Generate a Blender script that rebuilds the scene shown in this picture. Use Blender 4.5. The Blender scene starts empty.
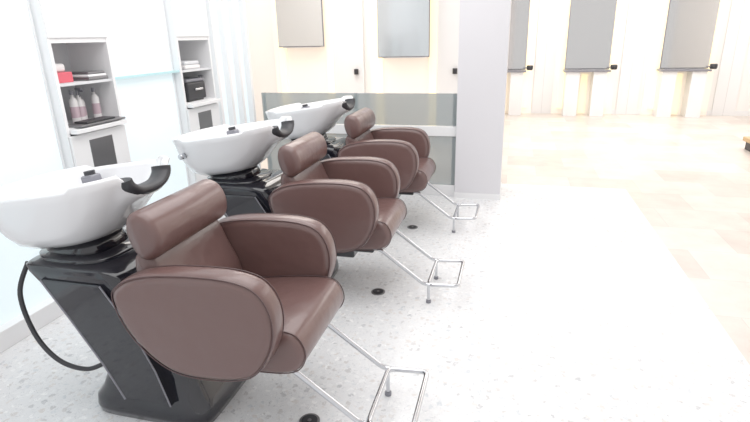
import bpy, bmesh, math, random
from mathutils import Vector, Matrix
random.seed(4)
S = bpy.context.scene
COL = S.collection

# ------------------------------------------------------------ materials
def mat(name, col, rough=0.5, metal=0.0, emit=0.0, ecol=None, alpha=1.0, coat=0.0, spec=0.5):
    m = bpy.data.materials.new(name); m.use_nodes = True
    b = m.node_tree.nodes['Principled BSDF']
    b.inputs['Base Color'].default_value = (*col, 1)
    b.inputs['Roughness'].default_value = rough
    b.inputs['Metallic'].default_value = metal
    b.inputs['Alpha'].default_value = alpha
    b.inputs['Coat Weight'].default_value = coat
    b.inputs['Specular IOR Level'].default_value = spec
    if emit:
        b.inputs['Emission Color'].default_value = (*(ecol or col), 1)
        b.inputs['Emission Strength'].default_value = emit
    return m

def N(m, t, **kw):
    n = m.node_tree.nodes.new(t)
    for k, v in kw.items(): setattr(n, k, v)
    return n
def L(m, a, b): m.node_tree.links.new(a, b)
def ramp(m, stops, interp='LINEAR'):
    r = N(m, 'ShaderNodeValToRGB'); cr = r.color_ramp; cr.interpolation = interp
    cr.elements[0].position = stops[0][0]; cr.elements[0].color = (*stops[0][1], 1)
    cr.elements[1].position = stops[-1][0]; cr.elements[1].color = (*stops[-1][1], 1)
    for p, c in stops[1:-1]:
        e = cr.elements.new(p); e.color = (*c, 1)
    return r
def mix(m, fac, a, b, mode='MIX'):
    n = N(m, 'ShaderNodeMix', data_type='RGBA', blend_type=mode)
    for sock, v in ((n.inputs[0], fac), (n.inputs[6], a), (n.inputs[7], b)):
        if hasattr(v, 'is_linked') or hasattr(v, 'links'): L(m, v, sock)
        elif isinstance(v, tuple): sock.default_value = (*v, 1)
        else: sock.default_value = v
    return n.outputs[2]

# leather
M_leather = mat('leather_brown', (.138, .077, .071), .32, coat=.3)
b = M_leather.node_tree.nodes['Principled BSDF']
tc = N(M_leather, 'ShaderNodeTexCoord'); nz = N(M_leather, 'ShaderNodeTexNoise'); nz.inputs['Scale'].default_value = 220
nz2 = N(M_leather, 'ShaderNodeTexNoise'); nz2.inputs['Scale'].default_value = 9
L(M_leather, tc.outputs['Object'], nz.inputs['Vector']); L(M_leather, tc.outputs['Object'], nz2.inputs['Vector'])
bp = N(M_leather, 'ShaderNodeBump'); bp.inputs['Strength'].default_value = .12; bp.inputs['Distance'].default_value = .004
bp2 = N(M_leather, 'ShaderNodeBump'); bp2.inputs['Strength'].default_value = .3; bp2.inputs['Distance'].default_value = .02
L(M_leather, nz2.outputs['Fac'], bp2.inputs['Height']); L(M_leather, bp2.outputs['Normal'], bp.inputs['Normal'])
L(M_leather, nz.outputs['Fac'], bp.inputs['Height']); L(M_leather, bp.outputs['Normal'], b.inputs['Normal'])
M_piping = mat('leather_piping', (.085, .047, .047), .5)
M_ceramic = mat('white_ceramic', (.82, .82, .84), .12, coat=.5)
M_black = mat('black_gloss_plastic', (.012, .012, .018), .07, coat=.4)
M_blackm = mat('black_rubber', (.03, .03, .035), .45)
M_greyp = mat('grey_plastic', (.22, .22, .25), .3)
M_chrome = mat('chrome', (.60, .61, .64), .12, metal=1)
M_steel = mat('brushed_steel', (.25, .25, .26), .35, metal=.8)
M_white = mat('white_laminate', (.85, .85, .86), .35)
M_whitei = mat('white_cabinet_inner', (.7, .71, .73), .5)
M_wallw = mat('white_plaster', (.90, .88, .86), .6)
M_pillar = mat('pillar_paint', (.72, .71, .74), .5)
M_ceil = mat('ceiling_paint', (.85, .85, .85), .7)
M_glow = mat('frosted_glass_lit', (.70, .79, .82), .25, emit=.27, ecol=(.85, .96, 1.0))
M_warm = mat('warm_backlight', (.95, .86, .66), .5, emit=.5, ecol=(1.0, .82, .46))
M_warm2 = mat('cream_panel_lit', (.90, .83, .76), .5, emit=.18, ecol=(1.0, .87, .72))
M_mirror = mat('mirror_glass', (.56, .56, .56), .08, metal=.9)
M_mirrorl = mat('mirror_glass_light', (.62, .64, .66), .12, metal=.8)
M_smoke = mat('smoked_glass', (.36, .41, .42), .08, alpha=.6)
M_gshelf = mat('glass_edge', (.5, .76, .8), .1)
M_red = mat('red_box', (.7, .12, .16), .5)
M_bottle = mat('bottle_white', (.8, .78, .78), .3)
M_bottlep = mat('bottle_label', (.55, .42, .47), .4)
M_wood = mat('oak', (.55, .38, .2), .5)
M_joint = mat('panel_joint', (.68, .67, .67), .7)

# terrazzo
M_terr = mat('terrazzo', (.8, .8, .8), .3)
b = M_terr.node_tree.nodes['Principled BSDF']
tc = N(M_terr, 'ShaderNodeTexCoord')
def chips(scale, thr, vec):
    v = N(M_terr, 'ShaderNodeTexVoronoi'); v.inputs['Scale'].default_value = scale
    nn = N(M_terr, 'ShaderNodeTexNoise'); nn.inputs['Scale'].default_value = scale * 1.3
    mx = N(M_terr, 'ShaderNodeMix', data_type='VECTOR'); mx.inputs[0].default_value = .04
    L(M_terr, vec, nn.inputs['Vector']); L(M_terr, vec, mx.inputs[4]); L(M_terr, nn.outputs['Color'], mx.inputs[5])
    L(M_terr, mx.outputs[1], v.inputs['Vector'])
    r1 = ramp(M_terr, [(thr, (1, 1, 1)), (thr + .06, (0, 0, 0))]); L(M_terr, v.outputs['Distance'], r1.inputs[0])
    sp = N(M_terr, 'ShaderNodeSeparateColor'); L(M_terr, v.outputs['Color'], sp.inputs[0])
    return r1.outputs[0], sp.outputs[0], sp.outputs[1]
base = (.77, .775, .785)
d1, c1, e1 = chips(34, .36, tc.outputs['Object'])
r = ramp(M_terr, [(0, (.52, .53, .55)), (.22, (.70, .67, .65)), (.45, (.77, .78, .79)), (.7, (.92, .92, .92)), (1, (.60, .63, .66))]); L(M_terr, c1, r.inputs[0])
o = mix(M_terr, d1, base, r.outputs[0])
d2, c2, e2 = chips(95, .38, tc.outputs['Object'])
r = ramp(M_terr, [(0, (.40, .41, .44)), (.35, (.73, .74, .77)), (1, (.92, .92, .92))]); L(M_terr, c2, r.inputs[0])
mt = N(M_terr, 'ShaderNodeMath', operation='MULTIPLY'); L(M_terr, d2, mt.inputs[0]); mt.inputs[1].default_value = .6
o = mix(M_terr, mt.outputs[0], o, r.outputs[0])
L(M_terr, o, b.inputs['Base Color'])

# travertine tile
M_tile = mat('travertine_tile', (.8, .7, .6), .28)
b = M_tile.node_tree.nodes['Principled BSDF']
tc = N(M_tile, 'ShaderNodeTexCoord')
br = N(M_tile, 'ShaderNodeTexBrick'); br.offset = .5
br.inputs['Scale'].default_value = 1
br.inputs['Brick Width'].default_value = .6; br.inputs['Row Height'].default_value = .45
br.inputs['Mortar Size'].default_value = .0025; br.inputs['Mortar Smooth'].default_value = .3
br.inputs['Color1'].default_value = (.80, .735, .675, 1); br.inputs['Color2'].default_value = (.63, .56, .51, 1)
br.inputs['Mortar'].default_value = (.62, .56, .52, 1); br.inputs['Bias'].default_value = -.2
L(M_tile, tc.outputs['Object'], br.inputs['Vector'])
nn = N(M_tile, 'ShaderNodeTexNoise'); nn.inputs['Scale'].default_value = 3.5; nn.inputs['Detail'].default_value = 9; nn.inputs['Roughness'].default_value = .65
L(M_tile, tc.outputs['Object'], nn.inputs['Vector'])
r = ramp(M_tile, [(.32, (.80, .78, .78)), (.66, (1.0, 1.0, 1.0))]); L(M_tile, nn.outputs['Fac'], r.inputs[0])
o = mix(M_tile, .8, br.outputs['Color'], r.outputs[0], 'MULTIPLY')
L(M_tile, o, b.inputs['Base Color'])

# ------------------------------------------------------------ helpers
def link(name, me, mats, parent=None, smooth=False, loc=(0, 0, 0)):
    ob = bpy.data.objects.new(name, me); COL.objects.link(ob)
    for m in (mats if isinstance(mats, (list, tuple)) else [mats]): me.materials.append(m)
    ob.location = loc
    if parent: ob.parent = parent
    if smooth:
        for p in me.polygons: p.use_smooth = True
    return ob
def empty(name, loc=(0, 0, 0)):
    e = bpy.data.objects.new(name, None); COL.objects.link(e); e.location = loc; e.empty_display_size = .1
    return e
def box(name, x0, x1, y0, y1, z0, z1, m, parent=None, bev=0.0):
    bm = bmesh.new(); bmesh.ops.create_cube(bm, size=1)
    c = Vector(((x0+x1)/2, (y0+y1)/2, (z0+z1)/2))
    for v in bm.verts: v.co = Vector((v.co.x*(x1-x0), v.co.y*(y1-y0), v.co.z*(z1-z0)))
    me = bpy.data.meshes.new(name); bm.to_mesh(me); bm.free()
    ob = link(name, me, m, parent, loc=c)
    if bev:
        md = ob.modifiers.new('bevel', 'BEVEL'); md.width = bev; md.segments = 3
    return ob
def cr(pts, k=6, closed=True):
    out = []; n = len(pts); P = [Vector(p) for p in pts]
    rng = range(n) if closed else range(n-1)
    for i in rng:
        if closed: a, b_, c, d = P[(i-1) % n], P[i], P[(i+1) % n], P[(i+2) % n]
        else: a, b_, c, d = P[max(i-1, 0)], P[i], P[i+1], P[min(i+2, n-1)]
        for j in range(k):
            t = j/k
            out.append(.5*((2*b_)+(c-a)*t+(2*a-5*b_+4*c-d)*t*t+(3*b_-a-3*c+d)*t**3))
    if not closed: out.append(P[-1])
    return out
def rings_mesh(name, rings, m, parent=None, cap=True, smooth=True, loc=(0, 0, 0)):
    bm = bmesh.new(); vr = [[bm.verts.new(p) for p in r] for r in rings]; n = len(rings[0])
    for a, c in zip(vr, vr[1:]):
        for i in range(n): bm.faces.new((a[i], a[(i+1) % n], c[(i+1) % n], c[i]))
    if cap: bm.faces.new(vr[0][::-1]); bm.faces.new(vr[-1])
    bmesh.ops.recalc_face_normals(bm, faces=bm.faces)
    me = bpy.data.meshes.new(name); bm.to_mesh(me); bm.free()
    return link(name, me, m, parent, smooth, loc)
def inset(P, d):
    n = len(P); out = []
    A = sum(P[i].x*P[(i+1) % n].y-P[(i+1) % n].x*P[i].y for i in range(n)); s = 1 if A > 0 else -1
    for i in range(n):
        t = (P[(i+1) % n]-P[i-1]).normalized(); nn = Vector((-t.y, t.x))*s
        out.append(P[i]+nn*d)
    return out
def pillow(name, prof, yc, half, r, m, parent=None, k=6, dome=.006):
    P = [Vector((p[0], p[1])) for p in cr([Vector((a, c)) for a, c in prof], k)]
    rings = []; st = 6
    cen = sum(P, Vector((0, 0)))/len(P)
    def ring(Q, y): return [Vector((q.x, yc+y, q.y)) for q in Q]
    seq = []
    for i in range(st+1):
        a = math.pi/2*i/st
        seq.append((r*(1-math.sin(a)), half-r+r*math.cos(a)))
    base_in = inset(P, r)
    capr = [([cen+(q-cen)*f for q in base_in], half+dome*(1-f*f)) for f in (.02, .35, .7)]
    for Q, y in capr: rings.append(ring(Q, y))
    for ins, y in seq: rings.append(ring(inset(P, ins), y))
    for ins, y in seq[::-1]: rings.append(ring(inset(P, ins), -y))
    for Q, y in capr[::-1]: rings.append(ring(Q, -y))
    return rings_mesh(name, rings, m, parent)
def tube(name, pts, r, m, parent=None, closed=False, smooth_k=0):
    if smooth_k: pts = cr(pts, smooth_k, closed)
    cu = bpy.data.curves.new(name, 'CURVE'); cu.dimensions = '3D'; cu.bevel_depth = r; cu.bevel_resolution = 4; cu.use_fill_caps = True
    sp = cu.splines.new('POLY'); sp.points.add(len(pts)-1)
    for i, p in enumerate(pts): sp.points[i].co = (*p, 1)
    sp.use_cyclic_u = closed
    ob = bpy.data.objects.new(name+'_c', cu); COL.objects.link(ob)
    dg = bpy.context.evaluated_depsgraph_get(); me = bpy.data.meshes.new_from_object(ob.evaluated_get(dg))
    bpy.data.objects.remove(ob); me.name = name; me.materials.clear()
    return link(name, me, m, parent, True)
def fillet(pts, r, k=5):
    P = [Vector(p) for p in pts]; out = [P[0]]
    for i in range(1, len(P)-1):
        a = (P[i-1]-P[i]).normalized()*r; c = (P[i+1]-P[i]).normalized()*r
        for j in range(k+1):
            t = j/k; out.append((P[i]+a)*(1-t)**2+P[i]*2*t*(1-t)+(P[i]+c)*t*t)
    out.append(P[-1]); return out
def sring(z, x0, x1, hy, n=4, K=48, zf=None, yc=0):
    cx = (x0+x1)/2; ax = (x1-x0)/2; R = []
    for i in range(K):
        t = 2*math.pi*i/K; c, s = math.cos(t), math.sin(t)
        x = cx+ax*math.copysign(abs(c)**(2/n), c); y = yc+hy*math.copysign(abs(s)**(2/n), s)
        R.append(Vector((x, y, z+(zf(x, y) if zf else 0))))
    return R
def cyl(name, c, r, h, m, parent=None, K=32, r2=None, bev=0):
    r2 = r if r2 is None else r2
    R = lambda z, q: [Vector((c[0]+q*math.cos(2*math.pi*i/K), c[1]+q*math.sin(2*math.pi*i/K), c[2]+z)) for i in range(K)]
    return rings_mesh(name, [R(0, r), R(h, r2)], m, parent, smooth=False)

# ------------------------------------------------------------ room shell
bm = bmesh.new()
def quad(x0, x1, y0, y1, mi, z=0):
    f = bm.faces.new([bm.verts.new(p) for p in ((x0, y0, z), (x1, y0, z), (x1, y1, z), (x0, y1, z))]); f.material_index = mi
quad(-4.3, 1.08, -1.5, 5.05, 0); quad(1.08, 4.2, -1.5, 5.05, 1); quad(-4.3, 4.2, 5.05, 10.2, 1)
me = bpy.data.meshes.new('floor'); bm.to_mesh(me); bm.free()
link('floor', me, [M_terr, M_tile])
box('ceiling', -4.3, 4.2, 0.2, 10.2, 2.75, 2.85, M_ceil)
WX = -2.3
box('wall_left', -2.75, -2.62, -1.5, 4.62, 0, 2.75, M_wallw)
box('wall_right', 4.2, 4.32, 3, 10.2, 0, 2.75, M_wallw)
box('wall_back', -.42, 4.2, 10.0, 10.15, 0, 2.75, M_wallw)
box('wall_partition_back', -4.3, -.42, 7.0, 7.15, 0, 2.75, M_wallw)
box('wall_partition_side', -.42, -.30, 7.0, 10.0, 0, 2.75, M_wallw)
box('wall_far_left', -4.42, -4.3, 4.5, 7.15, 0, 2.75, M_wallw)
box('wall_left_return', -4.3, -2.62, 4.5, 4.62, 0, 2.75, M_wallw)
box('baseboard_back', -.3, 4.2, 9.985, 10.0, 0, .08, M_white)
box('baseboard_right', 4.185, 4.2, 3, 10, 0, .08, M_white)
p = empty('pillar', (0, 0, 0))
box('shaft', -.45, -.05, 4.5, 4.92, 0, 2.75, M_pillar, p, .004)
box('plinth', -.455, -.045, 4.495, 4.925, 0, .05, M_white, p)

# ------------------------------------------------------------ left wall: lit glass panels + cabinets
cabs = [(.08, .51), (1.165, 1.595), (2.25, 2.68), (3.335, 3.765)]
def cabinet(y0, y1, i):
    p = empty('wall_cabinet', (WX, (y0+y1)/2, 0)); w = (y1-y0)/2; D = -.3
    box('side_1', D, 0, -w, -w+.02, 0, 2.7, M_white, p); box('side_2', D, 0, w-.02, w, 0, 2.7, M_white, p)
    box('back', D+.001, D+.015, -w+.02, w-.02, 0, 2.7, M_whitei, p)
    box('door_upper', -.02, .006, -w+.004, w-.004, 1.43, 2.68, M_white, p, .003)
    box('niche_top', D+.015, -.003, -w+.02, w-.02, 1.405, 1.43, M_white, p)
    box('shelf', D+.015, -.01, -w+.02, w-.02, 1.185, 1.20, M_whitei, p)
    box('niche_floor', D+.015, -.003, -w+.02, w-.02, .94, .965, M_white, p)
    box('tray', .001, .05, -w+.02, w-.02, .935, .96, M_white, p, .003)
    box('drawer', .001, .014, -w+.004, w-.004, .66, .925, M_white, p, .003)
    box('slot', .010, .0155, -.09, .09, .70, .885, M_steel, p, .002)
    box('door_lower', .001, .008, -w+.004, w-.004, .04, .65, M_white, p, .003)
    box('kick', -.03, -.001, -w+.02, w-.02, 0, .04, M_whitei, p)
    return p
for i, (a, c) in enumerate(cabs): cabinet(a, c, i)
edges = [-1.4, cabs[0][0], cabs[0][1], cabs[1][0], cabs[1][1], cabs[2][0], cabs[2][1], cabs[3][0], cabs[3][1], 4.5]
for i in range(0, 10, 2):
    a, c = edges[i], edges[i+1]
    p = empty('frosted_glass_panel', (WX-.06, (a+c)/2, 0)); w = (c-a)/2
    box('glass', -.02, 0, -w, w, .1, 2.7, M_glow, p)
    box('sill', -.03, .06, -w, w, 0, .1, M_white, p, .004)
    if i < 8:
        if i == 6: box('ledge', 0, .05, -w, w, 1.19, 1.205, M_gshelf, p)
        for yy in (-w+.012, w-.012): box('mullion', 0, .008, yy-.005, yy+.005, .1, 2.7, M_white, p)
    else:
        for k in range(4):
            yy = -w+2*w*(k+.5)/4; box('mullion', 0, .05, yy-.02, yy+.02, .1, 2.7, M_white, p, .003)

# cabinet contents
def bottle(x, y, z, h=.15, r=.026, pump=True, m=M_bottle):
    e = empty('shampoo_bottle', (x, y, z))
    K = 24; R = lambda zz, q: [Vector((q*math.cos(2*math.pi*i/K), q*math.sin(2*math.pi*i/K), zz)) for i in range(K)]
    rings_mesh('body', [R(0, r*.9), R(.008, r), R(h*.72, r), R(h*.82, r*.7), R(h*.85, r*.36), R(h*.93, r*.36)], m, e)
    rings_mesh('label', [R(h*.2, r*1.02), R(h*.55, r*1.02)], M_bottlep, e, cap=False)
    if pump:
        cyl('pump', (0, 0, h*.93), .006, .03, M_greyp, e, 12); box('spout', -.008, .035, -.007, .007, h*.93+.028, h*.93+.042, M_greyp, e, .003)
    else: cyl('cap', (0, 0, h*.93), r*.5, .025, M_greyp, e, 16)
for k, y in enumerate((2.33, 2.385, 2.44, 2.495, 2.55, 2.605)): bottle(WX-(.12, .16, .105)[k % 3], y, .965, (.165, .15, .175)[k % 3], .022, k % 3 != 2)
p = empty('towel_box', (WX-.12, 2.36, 1.2))
box('carton', -.06, .07, -.05, .06, 0, .055, M_red, p, .004); box('tissue', -.045, .05, -.035, .045, .055, .10, M_bottle, p, .015)
p = empty('folded_cloth_stack', (WX-.1, 2.55, 1.2))
box('cloth_1', -.08, .09, -.06, .09, 0, .018, M_steel, p, .006); box('cloth_2', -.08, .085, -.055, .085, .018, .033, M_white, p, .006); box('cloth_3', -.075, .08, -.05, .08, .033, .047, M_steel, p, .006)
p = empty('utensil_tray', (WX-.03, 2.47, .965))
box('tray_base', -.05, .08, -.16, .18, 0, .012, M_steel, p, .003); box('comb', -.03, .06, -.1, .12, .012, .022, M_blackm, p, .003)
p = empty('towel_warmer', (WX-.14, 3.56, .965))
box('case', -.11, .11, -.12, .12, .01, .14, M_blackm, p, .015); box('lid', -.105, .105, -.115, .115, .14, .165, M_greyp, p, .01)
box('handle', .11, .13, -.05, .05, .08, .095, M_chrome, p, .003); box('feet', -.09, .09, -.1, .1, 0, .012, M_blackm, p)
bottle(WX-.1, 3.715, .965, .15, .02)
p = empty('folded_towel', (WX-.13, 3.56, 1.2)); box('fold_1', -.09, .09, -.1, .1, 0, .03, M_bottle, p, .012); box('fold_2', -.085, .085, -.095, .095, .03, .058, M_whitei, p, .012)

# ------------------------------------------------------------ low smoked glass partition
p = empty('glass_partition', (0, 4.56, 0))
box('glass_upper', -2.3, -.455, -.006, .006, .64, .92, M_smoke, p)
box('rail', -2.3, -.455, -.02, .02, .55, .635, M_white, p, .003)
box('glass_lower', -2.3, -.455, -.006, .006, .1, .55, M_smoke, p)
box('bottom_rail', -2.3, -.455, -.02, .02, 0, .1, M_white, p, .003)
for xx in (-2.28, -1.37, -.475): box('post', xx-.015, xx+.015, .008, .03, 0, .92, M_chrome, p)

# ------------------------------------------------------------ shampoo chairs
ARM = [(-.295, .59), (-.255, .652), (-.155, .690), (.0, .707), (.16, .705), (.25, .670), (.292, .58), (.277, .465), (.195, .352), (.03, .318), (-.12, .338), (-.245, .45)]
def chair(cx, cy):
    e = empty('shampoo_chair', (cx, cy, 0))
    for s in (-1, 1):
        pillow('armrest', ARM, s*.268, .05, .034, M_leather, e)
        for q in (.268+.042, .268-.042):
            pr = [Vector((a, c)) for a, c in ARM]; pr = inset(cr(pr, 6), .006)
            tube('piping', [Vector((v.x, s*q, v.y)) for v in pr], .0022, M_piping, e, True)
    seat = [(-.16, .43), (0, .452), (.17, .475), (.29, .478), (.335, .445), (.345, .385), (.305, .33), (.2, .31), (.0, .31), (-.15, .33)]
    pillow('seat', seat, 0, .228, .03, M_leather, e)
    for q in (-.21, .21):
        pr = inset(cr([Vector(v) for v in seat], 6), -.001)
        tube('seat_piping', [Vector((v.x, q, v.y)) for v in pr], .002, M_piping, e, True)
    back = [(-.17, .41), (-.10, .43), (-.105, .52), (-.15, .62), (-.18, .69), (-.21, .72), (-.255, .71), (-.265, .64), (-.235, .52), (-.21, .44)]
    pillow('backrest', back, 0, .222, .03, M_leather, e)
    hr = [(-.183, .70), (-.145, .735), (-.14, .795), (-.165, .848), (-.213, .870), (-.252, .853), (-.266, .80), (-.252, .742), (-.222, .702)]
    pillow('headrest', hr, 0, .235, .032, M_leather, e)
    for q in (-.212, .212):
        pr = inset(cr([Vector(v) for v in hr], 6), .0035)
        tube('headrest_piping', [Vector((v.x, q, v.y)) for v in pr], .002, M_piping, e, True)
    box('headrest_bracket', -.26, -.235, -.04, .04, .62, .76, M_steel, e, .005)
    box('seat_pan', -.13, .24, -.18, .18, .28, .32, M_black, e, .01)
    box('mount', -.12, .1, -.09, .09, .2, .285, M_black, e, .01)
    r = .0105
    for s in (-1, 1):
        tube('footrest_rail', fillet([(.15, s*.165, .305), (.27, s*.165, .305), (.52, s*.165, .115), (.55, s*.165, .115)], .03), r, M_chrome, e)
        cyl('stub_leg', (.54, s*.15, .012), .008, .095, M_chrome, e, 16); cyl('foot_pad', (.54, s*.15, 0), .014, .014, M_greyp, e, 16)
    c = [(.54, 0, .115), (.54, .165, .115), (.70, .165, .125), (.70, -.165, .125), (.54, -.165, .115), (.54, 0, .115)]
    tube('footrest_loop', fillet(c, .03), r, M_chrome, e)
    return e

# ------------------------------------------------------------ basins
def basin(cx, cy, bdx=.08):
    e = empty('shampoo_basin', (cx, cy, 0))
    g = empty('bowl_assembly'); g.parent = e
    g.matrix_local = Matrix.Translation((bdx+.03, 0, .655)) @ Matrix.Rotation(math.radians(-8.5), 4, 'Y') @ Matrix.Translation((0, 0, -.64))
    def zf(w):
        def f(x, y):
            z = 0
            if x > .18:
                k = max(0, 1-(abs(y)/.13)**4) if abs(y) < .13 else 0
                z -= .08*k*w
                z += .014*w
            if x < -.2: z += .015*w
            return z
        return f
    R = [(.672, -.21, .05, .10, 0), (.68, -.265, .08, .15, 0), (.705, -.30, .125, .19, 0), (.75, -.322, .175, .222, 0), (.81, -.335, .235, .245, .25), (.865, -.342, .288, .262, .8),
         (.892, -.348, .308, .27, 1), (.90, -.346, .305, .267, 1), (.903, -.336, .297, .258, 1), (.90, -.323, .285, .248, 1), (.885, -.316, .277, .24, .95), (.82, -.28, .235, .21, .3), (.77, -.22, .17, .17, 0), (.74, -.12, .09, .10, 0), (.735, -.03, .01, .02, 0)]
    rings = [sring(z, a, c, h, 2.9 if i > 3 else 2.6, 96, zf(w)) for i, (z, a, c, h, w) in enumerate(R)]
    rings_mesh('bowl', rings, M_ceramic, g)
    pts = cr([(.292, -.108, .893), (.292, -.098, .868), (.292, -.06, .843), (.292, 0, .836), (.292, .06, .843), (.292, .098, .868), (.292, .108, .893)], 5, False)
    ob = tube('neck_pad', [Vector((0, p.y, p.z)) for p in pts], .022, M_blackm, g)
    ob.scale = (1.9, 1, 1); ob.location = (.275, 0, 0)
    cyl('drain', (-.02, 0, .736), .03, .006, M_chrome, g)
    box('shower_cradle', -.16, -.10, .14, .20, .80, .885, M_greyp, g, .01)
    cyl('shower_head', (-.13, .17, .885), .022, .016, M_blackm, g)
    K = 24
    def yr(y, q): return [Vector((-.22+q*math.cos(2*math.pi*i/K), y, .82+q*math.sin(2*math.pi*i/K))) for i in range(K)]
    rings_mesh('knob', [yr(-.22, .016), yr(-.266, .016), yr(-.27, .012)], M_chrome, g)
    rings_mesh('swivel_neck', [sring(.60, -.20, .06, .12, 3), sring(.64, -.21, .06, .12, 3), sring(.676, -.22, .05, .11, 3)], M_black, g)
    prof = [(0, .085, .60, .2), (.03, .08, .605, .205), (.07, .085, .60, .2), (.11, .115, .57, .185), (.2, .155, .54, .175), (.3, .10, .50, .18), (.4, .04, .455, .185), (.52, -.04, .38, .195), (.6, -.095, .335, .205), (.625, -.10, .30, .205), (.632, -.09, .28, .19)]
    rings_mesh('pedestal', [sring(z, a, c, h, 7, 64) for z, a, c, h in prof], M_black, e)
    rings_mesh('collar', [sring(.62, -.10, .24, .17, 3), sring(.645, -.11, .23, .16, 3)], M_black, e)
    for s in (-1, 1):
        y = s*.213
        cov = [(.0, .58), (.26, .58), (.36, .42), (.43, .25), (.47, .1), (.27, .1), (.20, .25), (.10, .42)]
        P = [Vector(v) for v in cov]
        rings_mesh('side_cover', [[Vector((q.x, s*.17, q.y)) for q in P], [Vector((q.x, y-.004*s, q.y)) for q in P], [Vector((q.x, y, q.y)) for q in inset(P, .006)]], M_black, e, smooth=False)
        tube('cover_trim', [Vector((a, y, c)) for a, c in [(.0, .58), (.10, .42), (.20, .25), (.27, .1)]], .004, M_greyp, e)
        tube('cover_trim', [Vector((a, y, c)) for a, c in [(.26, .58), (.36, .42), (.43, .25), (.47, .1)]], .003, M_greyp, e)
    tube('water_hose', [(-.10, -.16, .62), (-.13, -.2, .5), (-.09, -.215, .34), (.0, -.22, .24), (.1, -.2, .2), (.17, -.17, .22)], .009, M_blackm, e, smooth_k=8)
    return e

CDX = (-.03, .012, .03); CDY = (.01, .03, .045); BDX = (-.04, .005, .045)
for k in range(3):
    y = 1.56+1.085*k
    chair(-.93+CDX[k], y+CDY[k]); basin(-1.6+BDX[k], y+CDY[k]-.01)
    p = empty('floor_drain', (-.68, 1.50+1.085*k, 0))
    cyl('ring', (0, 0, 0), .04, .004, M_steel, p, 40); cyl('cap', (0, 0, .004), .031, .002, M_blackm, p, 40); cyl('screw', (0, 0, .006), .008, .001, M_steel, p, 16)

# ------------------------------------------------------------ styling stations
def station(x, y, w, zb, legs=True, light=False, zt=2.45):
    e = empty('styling_station', (x, y, 0))
    gw = w/2+.16
    box('backlight_panel', -gw, gw, -.03, -.0, .0, zt+.15, M_warm2, e)
    box('light_strip_l', -w/2-.08, -w/2+.02, -.06, -.03, .1, zt+.1, M_warm, e); box('light_strip_r', w/2-.02, w/2+.08, -.06, -.03, .1, zt+.1, M_warm, e)
    box('mirror_carcass', -w/2+.05, w/2-.05, -.2, -.03, zb, zt, M_white, e)
    box('mirror', -w/2, w/2, -.225, -.2, zb+.02, zt, M_mirrorl if light else M_mirror, e, .003)
    box('mirror_frame', -w/2-.008, w/2+.008, -.205, -.195, zb+.01, zt+.01, M_greyp, e)
    if legs:
        box('console_shelf', -w/2-.02, w/2+.02, -.36, -.03, zb-.03, zb, M_greyp, e, .005)
        for s in (-1, 1):
            a, c = sorted((s*.11, s*(w/2-.02)))
            box('leg_panel', a, c, -.32, -.03, 0, zb-.03, M_white, e, .004)
        box('light_strip_c', -.05, .05, -.05, -.03, .02, zb-.08, M_warm, e)
    hx = w/2+.03
    if legs:
        box('holder_arm', hx-.06, hx+.02, -.24, -.2, zb+.03, zb+.05, M_steel, e, .004)
        bm_r = [[Vector((hx+.05+q*math.cos(t), -.22+q*math.sin(t), zz)) for t in [2*math.pi*i/24 for i in range(24)]] for q, zz in ((.045, zb), (.055, zb+.02), (.055, zb+.07), (.045, zb+.08))]
        rings_mesh('dryer_holder', bm_r, M_blackm, e)
for x in (-.15, 1.22, 2.72): station(x, 10.0, .70, .78)
station(-2.78, 7.0, .64, 1.28, legs=False, light=True); station(-1.38, 7.0, .66, 1.13, legs=False, light=True)
for i, x in enumerate((.54, 1.97, 3.48)):
    p = empty('door_panel_%d' % (i+1), (x, 9.985, 0)); box('leaf', -.17, .17, -.008, .012, 0.0, 2.3, M_white, p, .002)  # white door panel on the back wall between stations
    box('joint', -.003, .003, -.0095, -.008, 0, 2.3, M_joint, p)
for i, x in enumerate((-2.18, -.85)):
    p = empty('door_panel_%d' % (i+4), (x, 6.985, 0)); box('leaf', -.22, .22, -.03, .012, 0.0, 2.5, M_white, p, .004)  # white door panel beside each left mirror
    cyl('knob_holder', (.12, -.06, .92), .03, .07, M_blackm, p)

p = empty('wooden_platform', (2.98, 6.9, 0))
box('top', -.22, .25, -.2, .25, .1, .15, M_wood, p, .006); box('base', -.19, .22, -.17, .22, 0, .1, M_blackm, p)

# ------------------------------------------------------------ lights
def area(name, loc, sx, sy, pw, col=(1, 1, 1), rot=(0, 0, 0)):
    l = bpy.data.lights.new(name, 'AREA'); l.shape = 'RECTANGLE'; l.size = sx; l.size_y = sy; l.energy = pw; l.color = col
    o = bpy.data.objects.new(name, l); COL.objects.link(o); o.location = loc; o.rotation_euler = rot; return o
area('ceiling_light', (-.9, 2.4, 2.7), 2.0, 3.6, 44, (1, .99, .99))
area('ceiling_light', (2.6, 3.8, 2.7), 2.2, 3.5, 22, (1, .98, .96))
area('ceiling_light', (1.8, 7.8, 2.7), 4.0, 3.5, 84, (1, .975, .95))
area('ceiling_light', (-2.3, 5.8, 2.7), 2.5, 1.6, 38, (1, .95, .9))
w = bpy.data.worlds.new('world'); S.world = w; w.use_nodes = True
w.node_tree.nodes['Background'].inputs[0].default_value = (1, .99, .99, 1)
w.node_tree.nodes['Background'].inputs[1].default_value = .70

S.view_settings.view_transform = 'Standard'
S.view_settings.exposure = 0.44
S.view_settings.gamma = 1.08

# ------------------------------------------------------------ camera
cd = bpy.data.cameras.new('camera'); cam = bpy.data.objects.new('camera', cd); COL.objects.link(cam)
cd.sensor_width = 36; cd.lens = 36*515/750; cd.clip_start = .02
R = Matrix.Rotation(math.radians(14.9), 4, 'Z') @ Matrix.Rotation(math.radians(90-18.7), 4, 'X') @ Matrix.Rotation(math.radians(-1.35), 4, 'Z')
cam.matrix_world = Matrix.Translation((0, 0, 1.4)) @ R
S.camera = cam
